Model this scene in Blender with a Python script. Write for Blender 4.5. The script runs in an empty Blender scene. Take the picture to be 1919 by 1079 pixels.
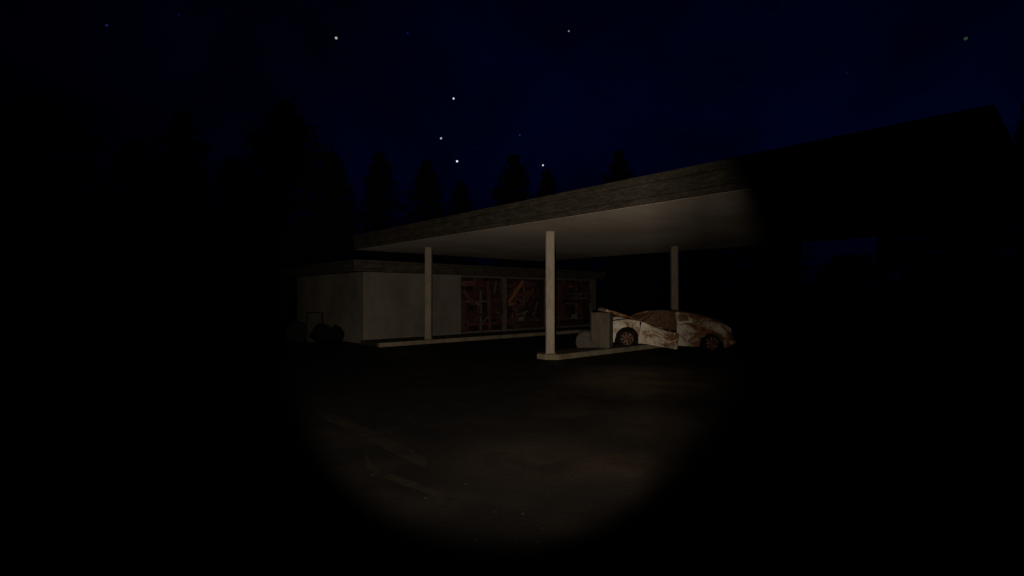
import bpy, bmesh, math, random
from mathutils import Vector, Matrix, noise as mnoise
random.seed(11)
C = bpy.context.scene.collection
SC = bpy.context.scene
PI = math.pi
rad = math.radians

# ------------------------------------------------------------------ camera model (pixel -> point helper)
F = 959.5; CX, CY = 959.5, 539.5; EYE = 1.75
PITCH = rad(0.87); TH = rad(48.5)
FW = Vector((math.cos(TH) * math.cos(PITCH), math.sin(TH) * math.cos(PITCH), math.sin(PITCH)))
RT = Vector((math.sin(TH), -math.cos(TH), 0))
UP = RT.cross(FW)
CAM = Vector((0, 0, EYE))
def ray(px, py): return FW + RT * ((px - CX) / F) + UP * ((CY - py) / F)
def on_ground(px, py, z=0.0):
    d = ray(px, py); return CAM + d * ((z - EYE) / d.z)
def on_front(px, py, v):
    d = ray(px, py); return CAM + d * (v / d.y)
def at_depth(px, py, t): return CAM + ray(px, py) * t

# ------------------------------------------------------------------ materials
def mat(name, build, **kw):
    m = bpy.data.materials.new(name); m.use_nodes = True
    nt = m.node_tree; nt.nodes.clear()
    out = nt.nodes.new('ShaderNodeOutputMaterial')
    b = nt.nodes.new('ShaderNodeBsdfPrincipled')
    nt.links.new(b.outputs[0], out.inputs[0])
    b.inputs['Roughness'].default_value = kw.get('rough', 0.85)
    b.inputs['Metallic'].default_value = kw.get('metal', 0.0)
    b.inputs['Specular IOR Level'].default_value = kw.get('spec', 0.25)
    build(nt, b)
    return m
def N(nt, t, **kw):
    n = nt.nodes.new(t)
    for k, v in kw.items():
        if k in n.inputs.keys(): n.inputs[k].default_value = v
        else: setattr(n, k, v)
    return n
def coords(nt, scale=(1, 1, 1), kind='Object'):
    tc = N(nt, 'ShaderNodeTexCoord'); mp = N(nt, 'ShaderNodeMapping')
    mp.inputs['Scale'].default_value = scale
    nt.links.new(tc.outputs[kind], mp.inputs['Vector'])
    return mp.outputs[0]
def nz(nt, vec, scale, detail=6, rough=0.6, dist=0.0):
    n = N(nt, 'ShaderNodeTexNoise', Scale=scale, Detail=detail, Roughness=rough, Distortion=dist)
    nt.links.new(vec, n.inputs['Vector']); return n.outputs['Fac']
def ramp(nt, fac, stops):
    r = N(nt, 'ShaderNodeValToRGB'); e = r.color_ramp.elements
    e[0].position, e[0].color = stops[0][0], (*stops[0][1], 1)
    e[1].position, e[1].color = stops[-1][0], (*stops[-1][1], 1)
    for p, c in stops[1:-1]:
        x = e.new(p); x.color = (*c, 1)
    nt.links.new(fac, r.inputs[0]); return r.outputs[0]
def mix(nt, fac, a, b, mode='MIX'):
    m = N(nt, 'ShaderNodeMix', data_type='RGBA', blend_type=mode)
    for s, v in ((m.inputs[0], fac), (m.inputs[6], a), (m.inputs[7], b)):
        if hasattr(v, 'is_linked') or hasattr(v, 'links'): nt.links.new(v, s)
        elif isinstance(v, (int, float)): s.default_value = v
        else: s.default_value = (*v, 1)
    return m.outputs[2]
def bump(nt, b, h, strength=0.4, dist=0.02):
    n = N(nt, 'ShaderNodeBump', Strength=strength, Distance=dist)
    nt.links.new(h, n.inputs['Height']); nt.links.new(n.outputs[0], b.inputs['Normal'])
def plain(col, **kw):
    """weathered single colour: fine and coarse noise around col"""
    var = kw.get('var', 0.35); sc = kw.get('scale', 3.0); st = kw.get('stretch', (1, 1, 1))
    def bld(nt, b):
        v = coords(nt, st)
        f = nz(nt, v, sc, 8, 0.65)
        lo = tuple(c * (1 - var) for c in col); hi = tuple(min(1, c * (1 + var * .6)) for c in col)
        c = ramp(nt, f, [(0.3, lo), (0.7, hi)])
        nt.links.new(c, b.inputs['Base Color'])
        bump(nt, b, nz(nt, v, sc * 12, 4), kw.get('bump', 0.15), 0.01)
    return mat(kw.pop('name', 'weathered'), bld, **kw)

def b_ground(nt, b):
    v = coords(nt)
    big = nz(nt, v, 0.22, 5, 0.6, 0.4)
    mid = nz(nt, v, 1.25, 5, 0.55, .6)
    fine = nz(nt, v, 22, 6, 0.7)
    c1 = ramp(nt, big, [(0.36, (.0034, .0024, .0016)), (0.52, (.0052, .0037, .0026)), (0.66, (.0084, .0064, .0047))])
    c2 = ramp(nt, mid, [(0.34, (.34, .30, .27)), (0.5, (1, .95, .90)), (0.66, (1.9, 1.8, 1.66))])
    c3 = ramp(nt, fine, [(0.35, (.78, .77, .75)), (0.62, (1.1, 1.1, 1.1)), (0.78, (1.5, 1.5, 1.45))])
    c = mix(nt, 1.0, mix(nt, 1.0, c1, c2, 'MULTIPLY'), c3, 'MULTIPLY')
    vo = N(nt, 'ShaderNodeTexVoronoi', feature='DISTANCE_TO_EDGE', Scale=0.35)
    wv = N(nt, 'ShaderNodeTexNoise', Scale=1.2, Detail=5.0)
    nt.links.new(v, wv.inputs['Vector'])
    add = N(nt, 'ShaderNodeVectorMath', operation='MULTIPLY_ADD'); add.inputs[1].default_value = (.8, .8, .8)
    nt.links.new(wv.outputs['Color'], add.inputs[0]); nt.links.new(v, add.inputs[2])
    nt.links.new(add.outputs[0], vo.inputs['Vector'])
    crack = ramp(nt, vo.outputs[0], [(0.0, (.78, .78, .78)), (0.012, (1, 1, 1))])
    c = mix(nt, 1.0, c, crack, 'MULTIPLY')
    for (x_, y_, r_, k_) in ((9.7, 6.0, 1.6, 11.0), (8.8, 7.2, 3.4, 3.0), (7.2, 5.0, 1.6, 2.6), (3.85, 4.0, .75, 4.2), (5.0, 4.2, 1.5, 1.8), (2.85, 2.45, .35, 2.6), (6.6, 3.4, .9, 4.6), (4.5, 2.55, .7, 3.4)):      # pale patches: torch glare and pool brightness put into the asphalt colour
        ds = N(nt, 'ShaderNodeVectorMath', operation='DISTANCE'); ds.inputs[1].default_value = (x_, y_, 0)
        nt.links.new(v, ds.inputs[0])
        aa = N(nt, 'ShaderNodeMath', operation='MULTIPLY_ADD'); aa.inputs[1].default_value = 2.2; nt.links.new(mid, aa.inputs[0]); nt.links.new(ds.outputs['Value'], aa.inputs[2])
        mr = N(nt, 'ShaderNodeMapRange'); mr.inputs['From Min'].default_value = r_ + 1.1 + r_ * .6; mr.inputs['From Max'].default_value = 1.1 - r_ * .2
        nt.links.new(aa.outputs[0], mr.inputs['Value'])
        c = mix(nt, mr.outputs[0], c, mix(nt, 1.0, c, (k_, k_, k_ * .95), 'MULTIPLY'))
    nt.links.new(c, b.inputs['Base Color'])
    r = ramp(nt, big, [(0.4, (.95, .95, .95)), (0.68, (.6, .6, .6))])
    nt.links.new(r, b.inputs['Roughness'])
    m = N(nt, 'ShaderNodeMath', operation='ADD')
    nt.links.new(nz(nt, v, 3.0, 8, 0.7), m.inputs[0]); nt.links.new(fine, m.inputs[1])
    bump(nt, b, m.outputs[0], 0.45, 0.03)
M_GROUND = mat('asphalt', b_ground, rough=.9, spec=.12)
M_STONE = plain((.0055, .0044, .0032), name='pebble', var=.6, scale=9, rough=.7)

def b_wall(nt, b):
    v = coords(nt)
    f = nz(nt, v, .9, 7, .6, .3)
    c = ramp(nt, f, [(.3, (.100, .084, .064)), (.5, (.132, .113, .088)), (.72, (.158, .136, .108))])
    st = nz(nt, coords(nt, (.7, .7, .3)), 1.3, 7, .6)
    c = mix(nt, 1.0, c, ramp(nt, st, [(.32, (.72, .71, .68)), (.55, (1, 1, 1))]), 'MULTIPLY')
    sp = nz(nt, v, 9, 6, .7)
    c = mix(nt, 1.0, c, ramp(nt, sp, [(.28, (.55, .52, .46)), (.36, (1, 1, 1))]), 'MULTIPLY')
    nt.links.new(c, b.inputs['Base Color'])
    bump(nt, b, nz(nt, v, 40, 4), .15, .01)
M_WALL = mat('dirty_render', b_wall, rough=.9, spec=.2)

def b_fascia(nt, b):
    v = coords(nt, (1.1, 1.1, 5))
    f = nz(nt, v, 1.9, 9, .75, .4)
    c = ramp(nt, f, [(.3, (.014, .0112, .0076)), (.46, (.031, .0256, .0180)), (.60, (.050, .0420, .0300)), (.76, (.084, .072, .053))])
    g = nz(nt, coords(nt, (1, 1, 2.5)), 11, 8, .85)
    c = mix(nt, 1.0, c, ramp(nt, g, [(.34, (.4, .39, .38)), (.5, (1, .99, .97)), (.66, (1.4, 1.36, 1.28)), (.76, (2.2, 2.1, 1.9))]), 'MULTIPLY')
    nt.links.new(c, b.inputs['Base Color'])
    bump(nt, b, g, .35, .02)
M_FASCIA = mat('rotten_cladding', b_fascia, rough=.8, spec=.2)

def b_ceil(nt, b):
    v = coords(nt)
    f = nz(nt, v, .35, 6, .55, .3)
    c = ramp(nt, f, [(.32, (.46, .385, .30)), (.5, (.62, .525, .43)), (.68, (.70, .61, .51))])
    st = nz(nt, coords(nt, (.7, 6, 1)), 1.0, 6, .6)
    c = mix(nt, 1.0, c, ramp(nt, st, [(.3, (.92, .90, .87)), (.6, (1.03, 1.03, 1.03))]), 'MULTIPLY')
    nt.links.new(c, b.inputs['Base Color'])
    bump(nt, b, nz(nt, v, 14, 5), .12, .02)
M_CEIL = mat('canopy_soffit', b_ceil, rough=.85, spec=.2)

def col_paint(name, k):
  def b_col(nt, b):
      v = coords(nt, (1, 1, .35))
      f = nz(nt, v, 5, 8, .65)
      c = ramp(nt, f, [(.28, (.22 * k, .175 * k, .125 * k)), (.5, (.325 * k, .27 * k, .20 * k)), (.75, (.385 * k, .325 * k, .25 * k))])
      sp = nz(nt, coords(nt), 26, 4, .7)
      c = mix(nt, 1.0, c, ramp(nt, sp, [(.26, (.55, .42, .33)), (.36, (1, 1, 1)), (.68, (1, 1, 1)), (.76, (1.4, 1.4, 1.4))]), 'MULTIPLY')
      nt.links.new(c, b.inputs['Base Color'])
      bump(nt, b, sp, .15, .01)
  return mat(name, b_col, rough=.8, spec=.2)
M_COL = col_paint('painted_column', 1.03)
M_COLD = col_paint('falloff_dim_column', .66)  # darker copy of the column paint; torch falloff with distance put into the colour

def b_conc(nt, b):
    v = coords(nt)
    f = nz(nt, v, 2.2, 8, .65)
    c = ramp(nt, f, [(.3, (.135, .105, .068)), (.5, (.22, .175, .115)), (.7, (.30, .24, .16))])
    br = N(nt, 'ShaderNodeTexBrick', Scale=1.0)
    br.inputs['Color1'].default_value = (1, 1, 1, 1); br.inputs['Color2'].default_value = (.78, .8, .76, 1)
    br.inputs['Mortar'].default_value = (.5, .48, .42, 1); br.inputs['Mortar Size'].default_value = .012
    br.inputs['Brick Width'].default_value = .9; br.inputs['Row Height'].default_value = 4.0
    nt.links.new(coords(nt), br.inputs['Vector'])
    c = mix(nt, 1.0, c, br.outputs['Color'], 'MULTIPLY')
    nt.links.new(c, b.inputs['Base Color'])
    bump(nt, b, nz(nt, v, 30, 5), .25, .01)
M_CONC = mat('kerb_concrete', b_conc, rough=.9, spec=.15)
M_PAVE = plain((.030, .024, .016), name='pavement_top', var=.5, scale=2.5, rough=.95, bump=.3)
M_ISLTOP = plain((.085, .068, .047), name='island_top', var=.5, scale=2.5, rough=.95, bump=.3)
M_FRAME = plain((.092, .078, .059), name='window_frame', var=.4, scale=5, rough=.7)
M_PANE = plain((.024, .014, .011), name='grimy_pane', var=.6, scale=2, rough=.35)
M_DARK = plain((.008, .007, .006), name='dark_void', var=.3, scale=2, rough=.9)

def board(name, lo, mid, hi):
    def bld(nt, b):
        oi = N(nt, 'ShaderNodeObjectInfo')
        v = coords(nt, (1.2, 1, 14))
        ad = N(nt, 'ShaderNodeVectorMath', operation='ADD')
        nt.links.new(v, ad.inputs[0]); nt.links.new(oi.outputs['Location'], ad.inputs[1])
        f = nz(nt, ad.outputs[0], 2.0, 8, .7, .5)
        c = ramp(nt, f, [(.28, lo), (.5, mid), (.72, hi)])
        hv = ramp(nt, oi.outputs['Random'], [(0, (.45, .45, .45)), (1, (1.45, 1.4, 1.35))])
        c = mix(nt, 1.0 if name != 'board_orange' else 0.0, c, hv, 'MULTIPLY')
        nt.links.new(c, b.inputs['Base Color'])
        bump(nt, b, f, .4, .01)
    return mat(name, bld, rough=.8, spec=.2)
M_BOARD = {
    'dark': board('board_dark_red', (.016, .0068, .0052), (.044, .0175, .0132), (.080, .035, .026)),
    'red': board('board_red', (.020, .0080, .0065), (.072, .028, .022), (.14, .060, .046)),
    'orange': board('board_orange', (.06, .023, .010), (.20, .082, .032), (.36, .17, .07)),
    'pale': board('board_grey', (.03, .024, .018), (.075, .06, .047), (.13, .105, .083)),
}

def rusty(name, bias, off, belt=0.0):
    """white paint eaten by rust; bias shifts how much of it is left"""
    def b_rust(nt, b):
        tc = N(nt, 'ShaderNodeTexCoord'); mp = N(nt, 'ShaderNodeMapping'); mp.inputs['Location'].default_value = off
        nt.links.new(tc.outputs['Object'], mp.inputs[0]); v = mp.outputs[0]
        mp2 = N(nt, 'ShaderNodeMapping'); mp2.inputs['Scale'].default_value = (1.0, 1.0, 1.7); nt.links.new(v, mp2.inputs[0])
        big = nz(nt, mp2.outputs[0], 1.5, 9, .72, .9)
        fine = nz(nt, v, 34, 6, .8)
        mp3 = N(nt, 'ShaderNodeMapping'); mp3.inputs['Scale'].default_value = (6, 6, 1.1); nt.links.new(v, mp3.inputs[0])
        st = nz(nt, mp3.outputs[0], 2.2, 8, .7)
        m = N(nt, 'ShaderNodeMath', operation='MULTIPLY_ADD'); m.inputs[1].default_value = .30
        nt.links.new(fine, m.inputs[0]); nt.links.new(big, m.inputs[2])
        m2 = N(nt, 'ShaderNodeMath', operation='MULTIPLY_ADD'); m2.inputs[1].default_value = .24
        nt.links.new(st, m2.inputs[0]); nt.links.new(m.outputs[0], m2.inputs[2])
        sp3 = N(nt, 'ShaderNodeSeparateXYZ'); nt.links.new(tc.outputs['Object'], sp3.inputs[0])
        zb = ramp(nt, sp3.outputs['Z'], [(.30, (0, 0, 0)), (.46, (1, 1, 1)), (.56, (1, 1, 1)), (.68, (0, 0, 0))])      # rust belt along the flank
        mx = N(nt, 'ShaderNodeMapRange'); nt.links.new(sp3.outputs['X'], mx.inputs['Value'])
        mx.inputs['From Min'].default_value = 1.1; mx.inputs['From Max'].default_value = -1.2; mx.inputs['To Min'].default_value = -.06; mx.inputs['To Max'].default_value = .07
        m4 = N(nt, 'ShaderNodeMath', operation='MULTIPLY_ADD'); m4.inputs[1].default_value = belt; nt.links.new(zb, m4.inputs[0]); nt.links.new(m2.outputs[0], m4.inputs[2])
        m2 = N(nt, 'ShaderNodeMath', operation='ADD'); nt.links.new(m4.outputs[0], m2.inputs[0])
        if belt > .01: nt.links.new(mx.outputs[0], m2.inputs[1])
        else: m2.inputs[1].default_value = 0
        q = .76 + bias
        mask = ramp(nt, m2.outputs[0], [(q - .08, (0, 0, 0)), (q - .01, (.34, .34, .34)), (q + .04, (.82, .82, .82)), (q + .11, (1, 1, 1))])
        paint = ramp(nt, nz(nt, v, 3.0, 8, .7), [(.3, (.40, .33, .245)), (.46, (.63, .55, .43)), (.66, (.80, .715, .585))])
        rust = ramp(nt, nz(nt, v, 8, 8, .75), [(.3, (.06, .022, .008)), (.5, (.18, .070, .023)), (.7, (.31, .135, .045))])
        sp = ramp(nt, fine, [(.30, (.38, .27, .18)), (.44, (1, 1, 1))])
        c = mix(nt, mask, mix(nt, 1.0, paint, sp, 'MULTIPLY'), rust)
        nt.links.new(c, b.inputs['Base Color'])
        r = mix(nt, mask, (.6, .6, .6), (.95, .95, .95)); nt.links.new(r, b.inputs['Roughness'])
        bump(nt, b, m.outputs[0], .3, .01)
    return mat(name, b_rust, rough=.6, spec=.2)
M_BODY = rusty('rusted_white_paint', .025, (3.1, 0, 0), .06)
M_DOOR = rusty('rusted_door_paint', .08, (6.2, .4, .2), .11)
M_TRIM = rusty('rusted_window_trim', -.20, (2, 1, 0))
M_HOOD = rusty('rusted_bonnet_paint', -.04, (0, 5, 0))
M_RUSTED = plain((.040, .021, .013), name='bare_rust', var=.7, scale=8, rough=.95)
M_DUSTGLASS = plain((.20, .12, .07), name='dust_caked_glass', var=.5, scale=6, rough=.8)
M_RUSTGLASS = plain((.125, .066, .034), name='rust_caked_glass', var=.6, scale=9, rough=.85)
M_DIRTGLASS = plain((.085, .046, .026), name='mud_caked_glass', var=.55, scale=6, rough=.7)
M_TYRE = plain((.010, .009, .008), name='perished_rubber', var=.4, scale=9, rough=.95)
def b_rim(nt, b):
    f = nz(nt, coords(nt), 14, 7, .7)
    c = ramp(nt, f, [(.36, (.05, .016, .008)), (.5, (.13, .05, .024)), (.60, (.24, .16, .10)), (.74, (.33, .27, .2))])
    nt.links.new(c, b.inputs['Base Color'])
M_RIM = mat('rusted_rim', b_rim, rough=.7)
M_DRUM = plain((.082, .068, .051), name='pale_drum', var=.4, scale=4, rough=.75)
M_DRUMB = plain((.0055, .0042, .0032), name='burnt_drum', var=.6, scale=5, rough=.85)
M_DRUMR = plain((.042, .035, .026), name='rusty_drum', var=.6, scale=5, rough=.85)
M_PUMP = plain((.105, .084, .061), name='pump_paint', var=.5, scale=3, stretch=(2, 2, .6), rough=.7)
M_PUMPD = plain((.035, .027, .019), name='pump_side', var=.5, scale=3, rough=.8)
M_BAG = plain((.004, .004, .004), name='black_plastic', var=.4, scale=6, rough=.85, spec=.05)
M_TAIL = plain((.12, .02, .012), name='broken_lens', var=.5, scale=20, rough=.4)
M_BARK = plain((.020, .015, .011), name='bark', var=.5, scale=4, stretch=(1, 1, .2), rough=.95)
M_LEAF = plain((.014, .018, .009), name='leaves', var=.6, scale=.6, rough=.85, spec=.05)
M_LEAF2 = plain((.011, .015, .009), name='dark_leaves', var=.6, scale=.6, rough=.85, spec=.05)
def b_mark(nt, b):
    v = coords(nt)
    f = nz(nt, v, 2.0, 8, .7)
    c = ramp(nt, f, [(.40, (.0040, .0029, .0019)), (.52, (.0120, .0078, .0040)), (.72, (.019, .0120, .0060))])
    nt.links.new(c, b.inputs['Base Color'])
    bump(nt, b, nz(nt, v, 34, 5, .7), .6, .03)
M_MARK = mat('worn_yellow_paint', b_mark, rough=.95, spec=.1)

# ------------------------------------------------------------------ mesh helpers
def box(bm, x0, x1, y0, y1, z0, z1, bev=0.0):
    r = bmesh.ops.create_cube(bm, size=1)
    bmesh.ops.scale(bm, vec=(x1 - x0, y1 - y0, z1 - z0), verts=r['verts'])
    bmesh.ops.translate(bm, vec=((x0 + x1) / 2, (y0 + y1) / 2, (z0 + z1) / 2), verts=r['verts'])
    if bev > 0:
        es = list({e for v in r['verts'] for e in v.link_edges})
        bmesh.ops.bevel(bm, geom=es, offset=bev, segments=2, affect='EDGES', profile=.6)
def prism(bm, pts, z0, z1):
    lo = [bm.verts.new((p[0], p[1], z0)) for p in pts]; hi = [bm.verts.new((p[0], p[1], z1)) for p in pts]
    n = len(pts)
    bm.faces.new(lo[::-1]); bm.faces.new(hi)
    for i in range(n): bm.faces.new((lo[i], lo[(i + 1) % n], hi[(i + 1) % n], hi[i]))
def tube(bm, pts, radii, seg=8, cap=True):
    pts = [Vector(p) for p in pts]
    if isinstance(radii, (int, float)): radii = [radii] * len(pts)
    rings = []
    for i, p in enumerate(pts):
        t = (pts[min(i + 1, len(pts) - 1)] - pts[max(i - 1, 0)]).normalized()
        a = t.cross(Vector((0, 0, 1)) if abs(t.z) < .9 else Vector((1, 0, 0))).normalized(); c = t.cross(a)
        rings.append([bm.verts.new(p + (a * math.cos(2 * PI * k / seg) + c * math.sin(2 * PI * k / seg)) * radii[i]) for k in range(seg)])
    for A, B in zip(rings, rings[1:]):
        for k in range(seg): bm.faces.new((A[k], A[(k + 1) % seg], B[(k + 1) % seg], B[k]))
    if cap: bm.faces.new(rings[0][::-1]); bm.faces.new(rings[-1])
def lathe(bm, prof, seg=24, axis='z'):
    """prof: (r, h) list; closed at r == 0 ends"""
    rings = []
    for r, h in prof:
        if r < 1e-6: rings.append([bm.verts.new((0, 0, h))])
        else: rings.append([bm.verts.new((r * math.cos(2 * PI * k / seg), r * math.sin(2 * PI * k / seg), h)) for k in range(seg)])
    for A, B in zip(rings, rings[1:]):
        for k in range(seg):
            a = [A[k % len(A)], A[(k + 1) % len(A)], B[(k + 1) % len(B)], B[k % len(B)]]
            f = []
            for v in a:
                if v not in f: f.append(v)
            if len(f) >= 3: bm.faces.new(f)
    if axis == 'y': bmesh.ops.rotate(bm, verts=[v for R in rings for v in R], cent=(0, 0, 0), matrix=Matrix.Rotation(PI / 2, 3, 'X'))
def obj(name, bm, m, parent=None, smooth=False, loc=None, recalc=True):
    if recalc: bmesh.ops.recalc_face_normals(bm, faces=bm.faces)
    me = bpy.data.meshes.new(name); bm.to_mesh(me); bm.free()
    for mm in (m if isinstance(m, (list, tuple)) else [m]): me.materials.append(mm)
    if smooth:
        for p in me.polygons: p.use_smooth = True
    o = bpy.data.objects.new(name, me); C.objects.link(o)
    if parent: o.parent = parent
    if loc is not None: o.location = loc
    return o
def tag(o, label=None, cat=None, group=None, kind=None):
    if label: o['label'] = label
    if cat: o['category'] = cat
    if group: o['group'] = group
    if kind: o['kind'] = kind
    return o
def empty(name, loc=(0, 0, 0), rz=0.0, parent=None):
    o = bpy.data.objects.new(name, None); C.objects.link(o); o.location = loc; o.rotation_euler = (0, 0, rz)
    o.empty_display_size = .2
    if parent: o.parent = parent
    return o
def BM(): return bmesh.new()
def copy_tree(o, parent=None):
    c = o.copy(); C.objects.link(c)
    if parent: c.parent = parent
    for ch in list(o.children): copy_tree(ch, c)
    return c
def interp(tab, x):
    tab = sorted(tab)
    if x <= tab[0][0]: return tab[0][1]
    for (a, va), (b, vb) in zip(tab, tab[1:]):
        if x <= b:
            t = (x - a) / (b - a); t = t * t * (3 - 2 * t) * .5 + t * .5
            return va + (vb - va) * t
    return tab[-1][1]

# ------------------------------------------------------------------ ground
bm = BM()
v = [bm.verts.new(p) for p in ((-500, -500, 0), (500, -500, 0), (500, 500, 0), (-500, 500, 0))]
bm.faces.new(v)
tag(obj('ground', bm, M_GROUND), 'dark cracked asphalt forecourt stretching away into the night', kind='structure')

def marking(px, name='road_marking'):
    bm = BM(); vs = []
    n = len(px)
    for i in range(n):
        a = on_ground(*px[i]); c = on_ground(*px[(i + 1) % n])
        for k in range(6):
            p = a.lerp(c, k / 6)
            j = .010
            vs.append(bm.verts.new((p.x + random.uniform(-j, j), p.y + random.uniform(-j, j), .004)))
    f = bm.faces.new(vs)
    bmesh.ops.triangulate(bm, faces=[f])
    return obj(name, bm, M_MARK)
tag(marking([(582, 768), (615, 772), (700, 808), (770, 842), (801, 864), (798, 878), (762, 862), (690, 824), (608, 786)]),
    'worn yellow painted stripe on the asphalt, the farther of two', kind='structure')
tag(marking([(683, 850), (702, 876), (760, 897), (812, 917), (863, 941), (852, 945), (782, 919), (706, 892), (690, 882)]),
    'worn yellow painted stripe on the asphalt, nearer and tapering to a point', kind='structure')

bm = BM()
for i in range(110):
    px, py = random.uniform(560, 1390), 690 + 340 * random.random() ** .8
    p = on_ground(px, py); s = random.choice((.005, .006, .007, .009, .013)) * random.uniform(.7, 1.2)
    r = bmesh.ops.create_icosphere(bm, subdivisions=1, radius=s)
    sc = (random.uniform(.7, 1.4), random.uniform(.7, 1.4), random.uniform(.4, .8))
    for q in r['verts']:
        q.co = Vector((q.co.x * sc[0] + p.x, q.co.y * sc[1] + p.y, q.co.z * sc[2] + s * .2))
tag(obj('gravel', bm, M_STONE), 'loose pebbles and grit scattered over the asphalt', 'gravel', kind='stuff')

# ------------------------------------------------------------------ pavement and gas station
W0, W1, V0, V1 = 8.27, 21.46, 17.5, 24.4
bm = BM(); box(bm, 8.16, 21.5, 15.98, 16.16, 0, .146, .012)
kb = obj('pavement', bm, M_CONC); tag(kb, 'raised concrete pavement along the shop front', kind='structure')
bm = BM(); box(bm, 8.172, 21.5, 16.162, 17.498, 0, .141)
tag(obj('pavement_top', bm, M_PAVE), 'dirty paving behind the pale kerb along the shop front', kind='structure')

shop = empty('gas_station', ((W0 + W1) / 2, (V0 + V1) / 2, 0))
tag(shop, 'single storey abandoned station shop with pale walls, flat roof and boarded windows', 'building')
so = Vector(shop.location)
def L(o, root=shop):
    """give a mesh built in world coordinates to its root"""
    o.location = -Vector(root.location); return o
ZW = 2.62
bays = [(12.63, 14.98), (15.18, 17.62), (18.05, 21.12)]
ZS, ZH = .24, 2.53
bm = BM()
box(bm, W0, 12.63, V0, V0 + .25, 0, ZW)                       # solid part of the front
box(bm, W0, W0 + .25, V0 + .25, V1, 0, ZW)                    # left wall
box(bm, W1 - .25, W1, V0 + .25, V1, 0, ZW)
box(bm, W0 + .25, W1 - .25, V1 - .25, V1, 0, ZW)
L(obj('wall', bm, M_WALL, shop))
bm = BM(); box(bm, W0 + .25, W1 - .25, V0 + .9, V0 + .95, 0, ZW - .01); box(bm, W0 + .25, W1 - .25, V0 + .26, V0 + .9, 0, .15)
L(obj('interior', bm, M_DARK, shop))
bm = BM()
box(bm, 7.72, 21.53, 17.02, 24.9, ZW + .001, ZW + .10, .01)
box(bm, 7.68, 21.57, 16.98, 24.94, ZW + .102, ZW + .30, .012)
box(bm, 7.65, 21.60, 16.95, 24.97, ZW + .302, ZW + .40, .012)
L(obj('roof', bm, M_FASCIA, shop))
# store front: posts, then one window per bay, each boarded up
for x0, x1 in ((14.98, 15.18), (17.62, 18.05), (21.12, W1)):
    bm = BM(); box(bm, x0, x1, V0 + .002, V0 + .2, 0, ZW); L(obj('post', bm, M_FRAME, shop))
def pl(px0, px1, width, kind, layer): return (px0, px1, width, kind, layer)
PL = [
 [((864.5, 531), (891, 531), .24, 'red', 2), ((894, 531), (943, 531.5), .22, 'red', 1), ((868.4, 542.8), (886.5, 571), .17, 'red', 4),
  ((898, 520), (888.5, 563), .34, 'dark', 3), ((914.3, 529), (918, 616), .17, 'red', 5), ((931, 527), (922.5, 559), .28, 'dark', 3),
  ((868, 561), (868, 620), .32, 'dark', 2), ((871, 588), (911, 589.5), .11, 'red', 3), ((871, 608), (944, 605), .13, 'red', 2),
  ((924, 585), (941, 614), .2, 'dark', 4), ((900, 566), (890, 604), .22, 'dark', 2), ((918, 570), (944, 570), .95, 'dark', 0),
  ((865, 553), (892, 551), .35, 'dark', 0), ((866, 595), (893, 596), .6, 'dark', 0), ((938, 560), (940, 590), .2, 'dark', 4), ((910, 556), (944, 552), .12, 'dark', 2)],
 [((953, 567), (980, 527), .19, 'orange', 5), ((951, 535.5), (1010, 533), .22, 'red', 3), ((962, 554), (1009, 543.5), .22, 'red', 4),
  ((966, 581), (998, 548), .17, 'red', 3), ((950, 525.5), (1021, 527), .16, 'dark', 2), ((1015, 526), (1014.5, 618), .5, 'dark', 3),
  ((954, 588), (972, 588), .95, 'dark', 1), ((982, 570), (1004, 572), .75, 'dark', 1), ((981, 598), (1004, 597), .3, 'dark', 2),
  ((947, 592), (960, 577), .35, 'dark', 4), ((966, 611), (1006, 608), .32, 'dark', 2), ((952, 547), (966, 558), .3, 'dark', 1),
  ((1004, 540), (1003, 560), .14, 'dark', 4), ((999, 605), (1005, 580), .16, 'dark', 4), ((953, 571), (968, 566), .14, 'orange', 2), ((952, 604), (972, 614), .2, 'dark', 3)],
 [((1050, 531), (1050, 567), .75, 'dark', 1), ((1085, 529), (1110, 557), .34, 'dark', 4), ((1079, 530), (1057, 566), .27, 'dark', 3),
  ((1054, 565), (1107, 564.5), .2, 'dark', 3), ((1049, 605), (1107, 604), .3, 'dark', 2), ((1094, 567), (1102, 602), .6, 'dark', 2),
  ((1049, 570), (1050, 612), .55, 'dark', 1), ((1060, 550.5), (1104, 550), .05, 'pale', 5), ((1058, 569), (1077, 569), .07, 'pale', 4),
  ((1053, 560), (1058, 548), .12, 'red', 5), ((1060, 583), (1072, 582), .6, 'dark', 0), ((1083, 575), (1096, 590), .5, 'dark', 0),
  ((1042, 530), (1106, 530), .2, 'dark', 0), ((1064, 537), (1073, 536.5), .07, 'orange', 5), ((1055, 611), (1106, 609), .12, 'red', 3), ((1098, 540), (1108, 545), .4, 'dark', 0)],
]
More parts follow.
